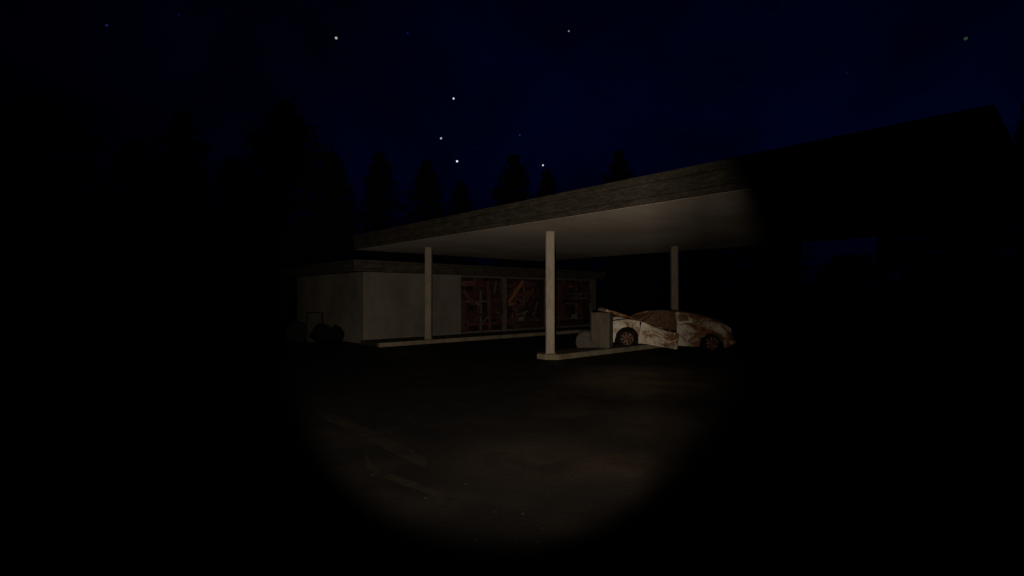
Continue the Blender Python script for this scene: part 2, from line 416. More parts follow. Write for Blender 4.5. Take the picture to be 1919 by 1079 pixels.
for bi, (x0, x1) in enumerate(bays):
    w = empty('window', ((x0 + x1) / 2 - so.x, V0 - so.y, ZS), parent=shop)
    w['label'] = ['boarded window next to the blank wall', 'boarded middle window with a leaning orange plank', 'boarded window at the far end of the shop'][bi]
    wo = Vector(((x0 + x1) / 2, V0, ZS))
    bm = BM()
    box(bm, x0, x1, V0 + .01, V0 + .2, ZH, ZW)                # head
    box(bm, x0, x1, V0 + .01, V0 + .2, ZS - .09, ZS)          # sill
    n = (2, 4, 3)[bi]
    for k in range(1, n):
        xm = x0 + (x1 - x0) * k / n; t = .06
        box(bm, xm - t, xm + t, V0 + .15, V0 + .19, ZS, ZH)
    for zz in ((1.5,), (.62, 1.75), (.6, 1.62))[bi]: box(bm, x0, x1, V0 + .152, V0 + .188, zz - .04, zz + .04)
    o = obj('frame', bm, M_FRAME, w); o.location = -wo
    bm = BM(); box(bm, x0, x1, V0 + .2, V0 + .21, ZS - .09, ZW)
    o = obj('pane', bm, M_PANE, w); o.location = -wo
    if bi:
        bm = BM(); q = {1: (15.9, 16.22, .585, .77), 2: (19.55, 19.92, .60, .80)}[bi]
        box(bm, q[0], q[1], V0 + .008, V0 + .018, q[2], q[3])
        o = obj('notice_sheet', bm, M_WALL, w); o.location = -wo
    extra = []
    for k in range(3):
        ax, az = random.uniform(x0 + .15, x1 - .15), random.uniform(ZS + .2, ZH - .2); a = random.uniform(-PI, PI); l = random.uniform(.4, .8)
        extra.append((ax, az, a, l, random.uniform(.12, .3)))
    items = []
    for p0, p1, wd, kd, ly in PL[bi]:
        v_ = V0 + .135 - ly * .021
        a = on_front(*p0, v_); c = on_front(*p1, v_)
        items.append((a, c, wd, kd, v_))
    for ax, az, a, l, wd in extra:
        v_ = V0 + .142
        items.append((Vector((ax - l * math.cos(a), v_, az - l * math.sin(a))), Vector((ax + l * math.cos(a), v_, az + l * math.sin(a))), wd, 'dark', v_))
    for k in range(24):                                       # narrow battens and splinters nailed over everything
        v_ = V0 + .048 + .0034 * k
        ax, az = random.uniform(x0 + .1, x1 - .1), random.uniform(ZS + .1, ZH - .1); l = random.uniform(.14, .5)
        a = random.choice((0, PI / 2, random.uniform(0, PI), random.uniform(0, PI))) + random.uniform(-.12, .12)
        items.append((Vector((ax - l * math.cos(a), v_, az - l * math.sin(a))), Vector((ax + l * math.cos(a), v_, az + l * math.sin(a))),
                      random.choice((.05, .06, .08, .1)), random.choice(('red', 'pale', 'dark', 'pale', 'red')), v_))
    for a, c, wd, kd, v_ in items:
        d = c - a; d.y = 0; ln = d.length; ang = math.atan2(d.z, d.x)
        mid = (a + c) / 2
        bm = BM(); nseg = 5; top, bot = [], []
        for k in range(nseg + 1):                             # split, uneven plank ends and edges
            xx = -ln / 2 + ln * k / nseg
            e = random.uniform(-.03, .03) if k in (0, nseg) else 0
            top.append((xx + e, wd / 2 * random.uniform(.86, 1.05))); bot.append((xx - e, -wd / 2 * random.uniform(.86, 1.05)))
        pts = bot + top[::-1]
        # keep the plank inside its bay
        out = []
        for px_, pz_ in pts:
            X = mid.x + px_ * math.cos(ang) - pz_ * math.sin(ang); Z = mid.z + px_ * math.sin(ang) + pz_ * math.cos(ang)
            X = min(max(X, x0 + .012), x1 - .012); Z = min(max(Z, ZS + .01), ZH + .03)
            dx, dz = X - mid.x, Z - mid.z
            out.append((dx * math.cos(ang) + dz * math.sin(ang), -dx * math.sin(ang) + dz * math.cos(ang)))
        lo = [bm.verts.new((p[0], -.009, p[1])) for p in out]; hi = [bm.verts.new((p[0], .009, p[1])) for p in out]
        m_ = len(out)
        try:
            bm.faces.new(lo); bm.faces.new(hi[::-1])
            for k in range(m_): bm.faces.new((lo[k], hi[k], hi[(k + 1) % m_], lo[(k + 1) % m_]))
        except ValueError: pass
        bmesh.ops.remove_doubles(bm, verts=bm.verts, dist=.0005)
        o = obj('board', bm, M_BOARD[kd], w)
        o.location = Vector((mid.x, v_, mid.z)) - wo; o.rotation_euler = (0, -ang, 0)
        if kd == 'orange': o['label'] = 'orange-brown plank'

# ------------------------------------------------------------------ canopy
U0, U1, K0, K1, ZC = 8.6, 18.7, .78, 19.05, 3.55
can = empty('canopy', ((U0 + U1) / 2, (K0 + K1) / 2, 0))
tag(can, 'huge flat station canopy with weathered dark fascia held on pale columns', 'canopy')
bm = BM()
box(bm, U0 + .03, U1 - .03, K0 + .03, K1 - .03, ZC, ZC + .13, .01)
box(bm, U0, U1, K0, K1, ZC + .132, ZC + .40, .015)
box(bm, U0 - .025, U1 + .025, K0 - .025, K1 + .025, ZC + .402, ZC + .56, .015)
L(obj('fascia', bm, M_FASCIA, can), can)
bm = BM(); box(bm, U0 + .05, U1 - .05, K0 + .05, K1 - .05, ZC - .005, ZC - .002)
L(obj('ceiling', bm, M_CEIL, can), can)
colmesh = None
for (u, w, base) in ((10.3, 10.03, .147), (10.3, 16.33, .143), (16.75, 10.03, .147), (16.95, 16.55, .143), (10.3, 3.7, 0), (16.75, 3.7, 0)):
    h = ZC - .006
    bm = BM(); a, c = .122, .024
    pts = [(-a, -a + c), (-a + c, -a), (a - c, -a), (a, -a + c), (a, a - c), (a - c, a), (-a + c, a), (-a, a - c)]
    prism(bm, pts, base, h)
    prism(bm, [(x * 1.22, y * 1.22) for x, y in pts], base, base + .012)
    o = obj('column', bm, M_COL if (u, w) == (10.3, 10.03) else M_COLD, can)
    o.rotation_euler = (0, 0, rad(45)); o.location = Vector((u, w, 0)) - Vector(can.location)

# ------------------------------------------------------------------ pump island with things on it
isl = empty('pump_island', (13.97, 10.065, 0))
tag(isl, 'long low concrete pump island with chamfered end under the canopy', 'island')
pts = [(9.97, 9.91), (10.24, 9.64), (17.7, 9.64), (17.97, 9.91), (17.97, 10.22), (17.7, 10.49), (10.24, 10.49), (9.97, 10.22)]
bm = BM(); prism(bm, [(x - 13.97, y - 10.065) for x, y in pts], 0, .142)
es = [e for e in bm.edges if abs(e.verts[0].co.z - e.verts[1].co.z) < .01 and e.verts[0].co.z > .1]
bmesh.ops.bevel(bm, geom=es, offset=.012, segments=2, affect='EDGES')
obj('kerb', bm, M_CONC, isl)
bm = BM(); prism(bm, [((x - 13.97) * .985, (y - 10.065) * .80) for x, y in pts], .13, .146)
obj('deck', bm, M_ISLTOP, isl)

pump = empty('fuel_pump', (12.49, 9.94, .146), rad(201.5 + 90))
tag(pump, 'battered pale fuel pump cabinet standing askew on the island in front of the wreck', 'fuel pump')
bm = BM(); box(bm, -.285, .285, -.2, .2, .03, 1.06, .018); obj('cabinet', bm, M_PUMP, pump)
bm = BM(); box(bm, -.27, .27, -.185, .185, 0, .03); obj('plinth', bm, M_PUMPD, pump)
bm = BM(); box(bm, -.295, .295, -.21, .21, 1.06, 1.095, .01); obj('top_cap', bm, M_PUMP, pump)
bm = BM(); box(bm, -.25, .25, -.207, -.201, .46, 1.0, .002); obj('upper_panel', bm, M_PUMP, pump)
bm = BM(); box(bm, -.25, .25, -.206, -.201, .07, .43, .002)
for x in (-.16, .2): box(bm, x - .035, x + .035, -.212, -.2065, .405, .42)
obj('lower_panel', bm, M_PUMP, pump)
bm = BM(); box(bm, -.345, -.287, -.12, .12, .18, 1.02, .012); obj('hose_bracket', bm, M_PUMPD, pump)
bm = BM(); tube(bm, [(-.32, .05, 1.0), (-.36, .14, .9), (-.38, .16, .5), (-.36, .10, .25), (-.34, .0, .3), (-.35, -.03, .6)], .016, 8)
obj('hose', bm, M_TYRE, pump, True)

def drum(name, mt, r, h):
    o = empty(name)
    bm = BM()
    prof = [(r * .93, .012), (r, .0), (r, .02), (r * .97, .03), (r * .97, h * .32), (r * 1.0, h * .335), (r * .97, h * .35),
            (r * .97, h * .65), (r * 1.0, h * .665), (r * .97, h * .68), (r * .97, h - .03), (r, h - .02), (r, h), (r * .93, h - .012)]
    lathe(bm, prof, 28); obj('shell', bm, mt, o)
    bm = BM(); lathe(bm, [(0, h - .018), (r * .92, h - .018), (r * .928, h - .012)], 28)
    lathe(bm, [(0, h - .006), (.035, h - .006), (.04, h - .017)], 12)
    for q in bm.verts:
        if (q.co.x ** 2 + q.co.y ** 2) ** .5 < .05: q.co.x += r * .6
    obj('lid', bm, mt, o)
    bm = BM(); lathe(bm, [(0, .02), (r * .92, .02), (r * .928, .012)], 28); obj('bottom', bm, mt, o)
    return o
def aim_axis(o, direction, loc):
    o.rotation_euler = Vector((0, 0, 1)).rotation_difference(Vector(direction).normalized()).to_euler(); o.location = loc
d1 = drum('oil_drum', M_DRUM, .325, .88)
p = at_depth(1099.5, 634.3, 16.55)
aim_axis(d1, (-p.x, -p.y, 0), (p.x + .1, p.y + .1, .322))
tag(d1, 'pale drum lying on its side behind the fuel pump, round end facing out', 'drum', 'old drums')
d2 = drum('oil_drum', M_DRUMR, .315, 1.1); d2.location = on_ground(589, 640.5)
tag(d2, 'tall dark drum standing upright against the side wall', 'drum', 'old drums')
d3 = drum('oil_drum', M_DRUMB, .37, .9)
p = on_ground(555, 639); aim_axis(d3, (-p.x, -p.y, 0), (p.x, p.y, .37))
tag(d3, 'rusty drum lying on its side left of the upright drum', 'drum', 'old drums')

def bag(px, py, sx, sz, lab, seed):
    p = on_ground(px, py); bm = BM()
    bmesh.ops.create_icosphere(bm, subdivisions=4, radius=1)
    for q in bm.verts:
        n = q.co.normalized(); k = 1 + .22 * mnoise.noise(n * 1.6 + Vector((seed, 0, 0))) + .10 * mnoise.noise(n * 4 + Vector((seed, 3, 0))) + .05 * abs(mnoise.noise(n * 9 + Vector((0, seed, 0))))
        z = n.z * k
        top = max(0, n.z - .75) * 1.2                       # gathered neck
        q.co = Vector((n.x * k * sx * (1 - top * .5), n.y * k * sx * .85 * (1 - top * .5), max(-.92, z) * sz + top * .12))
    zmin = min(q.co.z for q in bm.verts)
    for q in bm.verts: q.co.z -= zmin
    o = obj('rubbish_bag', bm, M_BAG, None, True); o.location = (p.x, p.y, 0); tag(o, lab, 'rubbish bag', 'black rubbish bags by the wall')
bag(603, 642, .38, .36, 'larger black rubbish bag slumped in front of the upright drum', 2.0)
bag(629, 641.5, .27, .31, 'smaller black rubbish bag nearest the corner of the shop', 7.3)

# ------------------------------------------------------------------ wrecked car (local: x forward, y left, z up)
WB = 2.66
fl, rl = Vector((13.27, 9.64)), Vector((15.30, 7.90))
hd = (fl - rl).normalized(); side = Vector((hd.y, -hd.x))          # towards the right flank
mid = (fl + rl) / 2 + side * .76
car = empty('wrecked_car', (mid.x, mid.y, .073))
car.rotation_euler = (Matrix.Rotation(math.atan2(hd.y, hd.x), 4, 'Z') @ Matrix.Rotation(-math.atan2(.146, WB), 4, 'Y')).to_euler()
tag(car, 'rusted white coupe wreck with raised bonnet and door ajar, front wheels on the island', 'car')
XF, XR, HUB, RA = 1.33, -1.33, .27, .37
SH = [(-2.10, .50), (-2.03, .66), (-1.9, .77), (-1.7, .86), (-1.34, .94), (-1.0, .90), (-.6, .81), (-.2, .745), (.3, .735), (.65, .755), (.95, .81), (1.33, .85), (1.65, .80), (1.9, .71), (2.05, .60), (2.12, .50)]
HW = [(-2.10, .60), (-2.0, .72), (-1.8, .82), (-1.4, .875), (-.9, .855), (0, .845), (.9, .85), (1.35, .87), (1.7, .83), (1.95, .72), (2.12, .52)]
def zbot(x):
    z = .135
    for c in (XF, XR):
        d = RA ** 2 - (x - c) ** 2
        if d > 0: z = max(z, HUB + math.sqrt(d))
    if x > 1.85: z = max(z, .135 + (x - 1.85) * .25)
    if x < -1.75: z = max(z, .15 + (-1.75 - x) * .3)
    return z
def skin_pt(x, t, s):
    w, zs, zb = interp(HW, x), interp(SH, x), zbot(x)
    zb = min(zb, zs - .04)
    if t <= 1:
        z = zb + (zs - zb) * t
        rel = (z - .12) / max(.1, zs - .12)
        y = w * (.93 + .07 * math.sin(min(1, max(0, rel)) * PI * .75 + .35)) - .02 * max(0, rel - .8) * 5
        cr = .012 * math.exp(-((z - .52) / .05) ** 2)
        y += cr
    elif t <= 1.5: y, z = w - .045, zs + .022
    else: y, z = w - .15, zs + .035
    return Vector((x, s * y, z))
TS = [0, .12, .25, .4, .55, .7, .85, .95, 1, 1.5, 2]
def skin(bm, s, x0, x1, skip=None, step=.045, ts=TS):
    xs = [x0 + (x1 - x0) * i / max(1, round((x1 - x0) / step)) for i in range(round((x1 - x0) / step) + 1)]
    g = [[bm.verts.new(skin_pt(x, t, s)) for t in ts] for x in xs]
    for i in range(len(xs) - 1):
        for j in range(len(ts) - 1):
            if skip and skip((xs[i] + xs[i + 1]) / 2, (ts[j] + ts[j + 1]) / 2): continue
            bm.faces.new((g[i][j], g[i + 1][j], g[i + 1][j + 1], g[i][j + 1]))
    return g
DX0, DX1 = -.235, .955
def thick(bm, t=.018):
    bmesh.ops.recalc_face_normals(bm, faces=bm.faces)
    bmesh.ops.solidify(bm, geom=bm.faces[:], thickness=t)
RZ = [(-1.06, 1.165), (-.9, 1.20), (-.6, 1.225), (-.25, 1.235), (.1, 1.215), (.45, 1.14)]
RY = [(-1.06, .54), (-.5, .575), (.1, .57), (.45, .535)]
DK = [(-2.10, .54), (-2.05, .74), (-1.97, .88), (-1.72, 1.02), (-1.48, 1.085), (-1.16, 1.10)]
bm = BM()
skin(bm, 1, -2.10, 2.12, skip=lambda x, t: DX0 < x < DX1)
skin(bm, -1, -2.10, 2.12)
# rocker under the door and belt behind it
for s in (1,):
    xs = [DX0 + (DX1 - DX0) * i / 12 for i in range(13)]
    a = [bm.verts.new((x, .70, .12)) for x in xs]; c = [bm.verts.new((x, .78, .135)) for x in xs]; d = [bm.verts.new((x, .70, .20)) for x in xs]
    for i in range(12):
        bm.faces.new((a[i], a[i + 1], c[i + 1], c[i])); bm.faces.new((c[i], c[i + 1], d[i + 1], d[i]))
# roof
nx, ny = 12, 8
g = []
for i in range(nx + 1):
    x = .45 + (-1.06 - .45) * i / nx; row = []
    for j in range(ny + 1):
        q = -1 + 2 * j / ny; y = q * interp(RY, x)
        row.append(bm.verts.new((x - .05 * (abs(q) ** 2) * (1 if x < 0 else -.6), y, interp(RZ, x) - .055 * abs(q) ** 2.4)))
    g.append(row)
for i in range(nx):
    for j in range(ny): bm.faces.new((g[i][j], g[i + 1][j], g[i + 1][j + 1], g[i][j + 1]))
# boot lid / rear deck
g = []
xs = [-1.16 - (2.10 - 1.16) * i / 14 for i in range(15)]
for x in xs:
    row = []; w = interp(HW, x) - .13; zs = interp(SH, x) + .036; zd = max(interp(DK, x), zs + .005)
    for j in range(9):
        q = -1 + 2 * j / 8
        row.append(bm.verts.new((x, q * w, zs + (zd - zs) * (1 - abs(q) ** 3))))
    g.append(row)
for i in range(14):
    for j in range(8): bm.faces.new((g[i][j], g[i + 1][j], g[i + 1][j + 1], g[i][j + 1]))
# rear panel and nose
for x, zt in ((-2.10, .54), (2.12, .53)):
    w = interp(HW, x)
    pp = [(-w, .25), (w, .25), (w, zt - .04), (w - .12, zt), (-w + .12, zt), (-w, zt - .04)]
    bm.faces.new([bm.verts.new((x + (.03 if x < 0 else -.03), y, z)) for y, z in pp])
# sail panels: belt to roof rail, behind the door
def quarter(s, test):
    gg = []
    for i in range(15):
        q = i / 14; row = []
        bx = -.235 - 1.17 * q; tx = -.18 - .93 * q
        b_ = Vector((bx, s * (interp(HW, bx) - .15), interp(SH, bx) + .03))
        tz = interp(RZ, tx) - .055 if tx > -1.04 else 1.10
        t_ = Vector((tx - .03, s * (interp(RY, tx) + .004), tz))
        for j in range(9):
            k = j / 8; p_ = b_.lerp(t_, k); p_.y += s * .05 * math.sin(k * PI); row.append(p_)
        gg.append(row)
    for i in range(14):
        for j in range(8):
            if test(i, j):
                bm.faces.new([bm.verts.new(gg[a][c]) for a, c in ((i, j), (i + 1, j), (i + 1, j + 1), (i, j + 1))])
win = lambda i, j: 1 <= i <= 4 and 2 <= j <= 5
quarter(1, lambda i, j: not win(i, j)); quarter(-1, lambda i, j: not win(i, j))
bmesh.ops.remove_doubles(bm, verts=bm.verts, dist=.002)
thick(bm)
body = obj('body', bm, M_BODY, car, True)
body.modifiers.new('edges', 'EDGE_SPLIT').split_angle = rad(42)
bm = BM()   # pillars and window surrounds
for s in (1, -1):
    tube(bm, [(.97, s * .73, .845), (.72, s * .655, 1.0), (.45, s * .545, 1.115)], [.028, .026, .026], 8)
    tube(bm, [(.45, s * .545, 1.115), (.1, s * .585, 1.17), (-.25, s * .59, 1.185)], .02, 8)
    tube(bm, [(-.225, s * .75, .8), (-.20, s * .675, 1.0), (-.19, s * .59, 1.18)], .024, 8)
tube(bm, [(.97, -.73, .845), (1.02, -.4, .87), (1.03, 0, .88), (1.02, .4, .87), (.97, .73, .845)], .03, 8)
obj('window_surround', bm, M_TRIM, car, True)

for s in (1, -1):
    bm = BM(); quarter(s, win)
    bmesh.ops.remove_doubles(bm, verts=bm.verts, dist=.002); thick(bm, .006)
    obj('quarter_window', bm, M_DUSTGLASS, car, True)
bm = BM()
q = [(-1.07, -.53, 1.12), (-1.07, .53, 1.12), (-1.17, .62, 1.0), (-1.17, -.62, 1.0)]
bm.faces.new([bm.verts.new(p_) for p_ in q]); thick(bm, .008); obj('rear_window', bm, M_DIRTGLASS, car)
bm = BM()
q = [(.90, .745, .76), (-.2, .775, .60), (-.185, .607, 1.155), (.1, .592, 1.15), (.45, .55, 1.095)]
bm.faces.new([bm.verts.new(p_) for p_ in q]); thick(bm, .008); obj('side_window', bm, M_RUSTGLASS, car)
bm = BM()   # far side glass, caked with mud
q = [(.93, -.72, .82), (-.2, -.74, .80), (-.19, -.6, 1.17), (.1, -.58, 1.16), (.45, -.54, 1.1)]
bm.faces.new([bm.verts.new(p_) for p_ in q]); thick(bm, .008); obj('side_window', bm, M_DIRTGLASS, car)
# bonnet, hinged at the windscreen and standing open
bm = BM(); g = []
for i in range(11):
    q = i / 10; row = []
    x = q * 1.06
    for j in range(13):
        k = -1 + 2 * j / 12; w = .66 - .10 * q
        z = .035 * math.sin(q * PI) - .025 * abs(k) ** 3 + (.012 if .25 < abs(k) < .5 else 0)
        row.append(bm.verts.new((x + .0 * k, k * w, z)))
    g.append(row)
for i in range(10):
    for j in range(12): bm.faces.new((g[i][j], g[i + 1][j], g[i + 1][j + 1], g[i][j + 1]))
for j in (0, 12):
    low = [bm.verts.new((r_[j].co.x, r_[j].co.y * .985, r_[j].co.z - .065 * min(1, i * .25))) for i, r_ in enumerate(g)]
    for i in range(10): bm.faces.new((g[i][j], g[i + 1][j], low[i + 1], low[i]))
low = [bm.verts.new((v_.co.x - .01, v_.co.y, v_.co.z - .07)) for v_ in g[10]]
for j in range(12): bm.faces.new((g[10][j], g[10][j + 1], low[j + 1], low[j]))
thick(bm, .012)
hood = obj('hood', bm, M_HOOD, car, True); hood.location = (.985, 0, .885); hood.rotation_euler = (0, rad(-15.5), 0)
hood.modifiers.new('edges', 'EDGE_SPLIT').split_angle = rad(42)
hood['label'] = 'raised rusty bonnet'
# engine bay, floor, bulkhead
bm = BM()
box(bm, 1.0, 1.95, -.62, .62, .2, .52, .02); box(bm, 1.15, 1.6, -.3, .25, .52, .72, .03); box(bm, 1.65, 1.8, -.5, .5, .4, .66, .02)
obj('engine', bm, M_DARK, car)
bm = BM()
box(bm, -2.0, 2.0, -.6, .6, .14, .18); box(bm, -.95, .95, -.72, .72, .142, .182); box(bm, .93, .99, -.7, .7, .18, .8); box(bm, -1.0, -.95, -.66, .66, .18, .86)
obj('floor_pan', bm, M_DARK, car)
bm = BM(); box(bm, .62, .93, -.7, .7, .58, .78, .04); obj('dashboard', bm, M_RUSTED, car)
bm = BM(); lathe(bm, [(.165, 0), (.175, .012), (.185, 0), (.175, -.012), (.165, 0)], 20)
tube(bm, [(-.17, 0, 0), (.17, 0, 0)], .012, 6); tube(bm, [(0, 0, 0), (0, 0, -.2)], .02, 6)
sw = obj('steering_wheel', bm, M_DARK, car, True); sw.location = (.5, .34, .74); sw.rotation_euler = (0, rad(-65), 0)
for y in (.36, -.36):
    bm = BM(); box(bm, -.25, .3, y - .24, y + .24, .2, .42, .05)
    n0 = len(bm.verts); box(bm, -.36, -.22, y - .24, y + .24, .4, 1.02, .05)
    bm.verts.ensure_lookup_table()
    for q_ in bm.verts[n0:]: q_.co.x -= (q_.co.z - .4) * .28
    box(bm, -.50, -.42, y - .11, y + .11, .95, 1.12, .03)
    obj('seat', bm, M_DIRTGLASS, car)
# door, hinged at its front edge, open and sagging
bm = BM()
door_ts = [(.165, 0)] 
xs = [DX0 + .004 + (DX1 - DX0 - .008) * i / 24 for i in range(25)]
g = []
for x in xs:
    row = []
    for k in range(11):
        zb, zs = .165, interp(SH, x) + .01 - .125 * min(1, max(0, (.80 - x) / 1.0))
        z = zb + (zs - zb) * k / 10
        tt = (z - zbot(x)) / (interp(SH, x) - zbot(x))
        if x > .9 and z < zbot(x): z = max(z, min(zbot(x), zs - .05)); tt = .1
        p_ = skin_pt(x, min(1, max(0, tt)), 1); p_.z = z
        p_.x -= DX1; p_.y -= .80
        row.append(bm.verts.new(p_))
    g.append(row)
for i in range(24):
    for k in range(10): bm.faces.new((g[i][k], g[i + 1][k], g[i + 1][k + 1], g[i][k + 1]))
bmesh.ops.recalc_face_normals(bm, faces=bm.faces)
if sum(f.normal.y for f in bm.faces) < 0: bmesh.ops.reverse_faces(bm, faces=bm.faces)
bmesh.ops.solidify(bm, geom=bm.faces[:], thickness=.055)
door = obj('door', bm, M_DOOR, car, True); door.modifiers.new('edges', 'EDGE_SPLIT').split_angle = rad(42)
door.location = (DX1, .80, 0); door.rotation_euler = (0, rad(-4.2), rad(-35)) 
door['label'] = 'rusty driver door hanging open'
bm = BM(); box(bm, -1.10, -.98, .05, .085, .66, .69, .008); h_ = obj('handle', bm, M_RUSTED, door)
bm = BM(); box(bm, -.5, -.1, -.10, -.02, .45, .52, .02); obj('armrest', bm, M_DARK, door)
# bumpers, lamps, wheels
bm = BM()
tube(bm, [(-1.93, -.8, .33), (-2.11, -.62, .33), (-2.145, 0, .33), (-2.11, .62, .33), (-1.93, .8, .33)], .075, 10); obj('rear_bumper', bm, M_BODY, car, True)
bm = BM()
tube(bm, [(1.93, -.78, .33), (2.10, -.58, .33), (2.15, 0, .33), (2.10, .58, .33), (1.93, .78, .33)], .075, 10); obj('front_bumper', bm, M_BODY, car, True)
for y in (-.48, .48):
    bm = BM(); box(bm, -2.118, -2.08, y - .13, y + .13, .44, .52, .01); obj('tail_light', bm, M_TAIL, car)
    bm = BM(); lathe(bm, [(0, .02), (.06, .015), (.08, 0)], 14); h_ = obj('headlight', bm, M_DIRTGLASS, car, True); h_.location = (2.08, y * .9, .47); h_.rotation_euler = (0, PI / 2, 0)
def make_wheel():
    w = empty('wheel', parent=car)
    bm = BM(); prof = []
    for k in range(13):
        a = PI * k / 12; prof.append((.225 + .045 * math.sin(a) ** .6 if 0 < k < 12 else .205, -.09 * math.cos(a)))
    prof = [(.19, -.07)] + prof + [(.19, .07)]
    lathe(bm, prof, 32); obj('tyre', bm, M_TYRE, w, True)
    bm = BM()
    lathe(bm, [(.165, .03), (.178, .068), (.196, .078), (.2, .07), (.195, .0), (.165, .03)], 32)   # rim ring
    lathe(bm, [(0, .085), (.03, .085), (.04, .07), (.068, .062), (.078, .04), (.078, .0)], 20)      # hub
    for k in range(8):
        a = 2 * PI * k / 8 + .2
        n0 = len(bm.verts); box(bm, .06, .175, -.026, .026, .028, .05, .006); bm.verts.ensure_lookup_table()
        bmesh.ops.rotate(bm, verts=bm.verts[n0:], cent=(0, 0, 0), matrix=Matrix.Rotation(a, 3, 'Z'))
    for k in range(5):
        a = 2 * PI * k / 5; n0 = len(bm.verts)
        r_ = bmesh.ops.create_cone(bm, segments=6, radius1=.009, radius2=.009, depth=.02, cap_ends=True)
        bmesh.ops.translate(bm, verts=r_['verts'], vec=(.052 * math.cos(a), .052 * math.sin(a), .074))
    obj('rim', bm, M_RIM, w)
    bm = BM(); lathe(bm, [(0, -.02), (.19, -.02), (.19, .0), (0, .0)], 24); obj('brake_disc', bm, M_DARK, w)
    return w
w0 = make_wheel()
for i, (x, s) in enumerate(((XF, 1), (XR, 1), (XF, -1), (XR, -1))):
    w = w0 if i == 0 else copy_tree(w0, car)
    w.location = (x, s * .745, HUB); w.rotation_euler = (s * -PI / 2, i * .7 if s > 0 else 0, 0)

# ------------------------------------------------------------------ trees
def crown_mesh(name, prof, seed, leaves, m):
    """unit-height tree: prof gives crown radius by height (both 0..1); leaf clumps through the crown's volume"""
    rnd = random.Random(seed); vs, fs = [], []
    def leaf(p, s):
        n = Vector((rnd.gauss(0, 1), rnd.gauss(0, 1), rnd.gauss(0, 1))).normalized()
        a = n.orthogonal().normalized(); a.rotate(Matrix.Rotation(rnd.uniform(0, 2 * PI), 3, n)); b = n.cross(a)
        i = len(vs)
        vs.extend([p - a * s, p + b * s * .6, p + a * s, p - b * s * .6]); fs.append((i, i + 1, i + 2, i + 3))
    z0, z1 = prof[0][0], prof[-1][0]
    lob = [(rnd.uniform(0, 2 * PI), rnd.uniform(.75, 1.15)) for _ in range(7)]
    nclump = 240
    for c in range(nclump):
        z = z0 + (z1 - z0) * rnd.random() ** .9
        a = rnd.uniform(0, 2 * PI)
        k = .72 + .28 * mnoise.noise(Vector((math.cos(a) * 1.7, math.sin(a) * 1.7, z * 9 + seed))) * 2
        r = interp(prof, z) * k * math.sqrt(rnd.random()) * rnd.choice((1, 1, 1, 1.12, 1.22))
        cc = Vector((r * math.cos(a), r * math.sin(a), z)); cs = min(rnd.uniform(.016, .04), .004 + .30 * interp(prof, z))
        for _ in range(leaves // nclump):
            p = cc + Vector((rnd.gauss(0, cs), rnd.gauss(0, cs), rnd.gauss(0, cs * .7)))
            if p.z < .99: leaf(p, rnd.uniform(.008, .018))
    me = bpy.data.meshes.new(name); me.from_pydata(vs, [], fs); me.materials.append(m); return me
def trunk_mesh(seed, top=.85):
    rnd = random.Random(seed); bm = BM()
    pts = [(0, 0, 0)]; 
    for k in range(1, 8): pts.append((rnd.uniform(-.012, .012), rnd.uniform(-.012, .012), top * k / 7))
    tube(bm, pts, [.026, .021, .018, .015, .012, .009, .006, .003], 8)
    for k in range(10):
        z = rnd.uniform(.2, .75); a = rnd.uniform(0, 2 * PI); l = rnd.uniform(.08, .2) * (1.1 - z)
        tube(bm, [(0, 0, z), (l * .5 * math.cos(a), l * .5 * math.sin(a), z + l * .35), (l * math.cos(a), l * math.sin(a), z + l * .8)], [.008, .005, .002], 5)
    me = bpy.data.meshes.new('trunk'); bmesh.ops.recalc_face_normals(bm, faces=bm.faces); bm.to_mesh(me); bm.free(); me.materials.append(M_BARK); return me
PROFS = [
    [(.06, .10), (.2, .25), (.4, .26), (.6, .20), (.76, .125), (.88, .065), (.95, .03), (1, .006)],      # broad, tapering
    [(.04, .17), (.2, .25), (.42, .21), (.62, .15), (.8, .085), (.92, .04), (1, .006)],                  # upright
    [(.05, .13), (.25, .26), (.5, .28), (.75, .22), (.92, .12), (1, .03)],                   # round headed
    [(.03, .2), (.2, .27), (.35, .25), (.55, .18), (.75, .11), (.9, .05), (1, .008)],       # conical
]
CM = [(crown_mesh('crown', PROFS[i], 20 + i, 5200, (M_LEAF, M_LEAF2)[i % 2]), trunk_mesh(40 + i)) for i in range(4)]
def tree(px, py_top, depth, w_px, proto, label):
    top = at_depth(px, py_top, depth); h = top.z / .985
    wr = max(r for _, r in PROFS[proto]) * 1.0
    sx = (w_px / 2 * depth / F) / wr
    t = empty('tree', (top.x, top.y, 0), random.uniform(0, 6.28))
    tag(t, label, 'tree', 'dark trees round the station')
    for nm, me in (('crown', CM[proto][0]), ('trunk', CM[proto][1])):
        o = bpy.data.objects.new(nm, me); C.objects.link(o); o.parent = t; o.scale = (sx, sx, h)
    return t
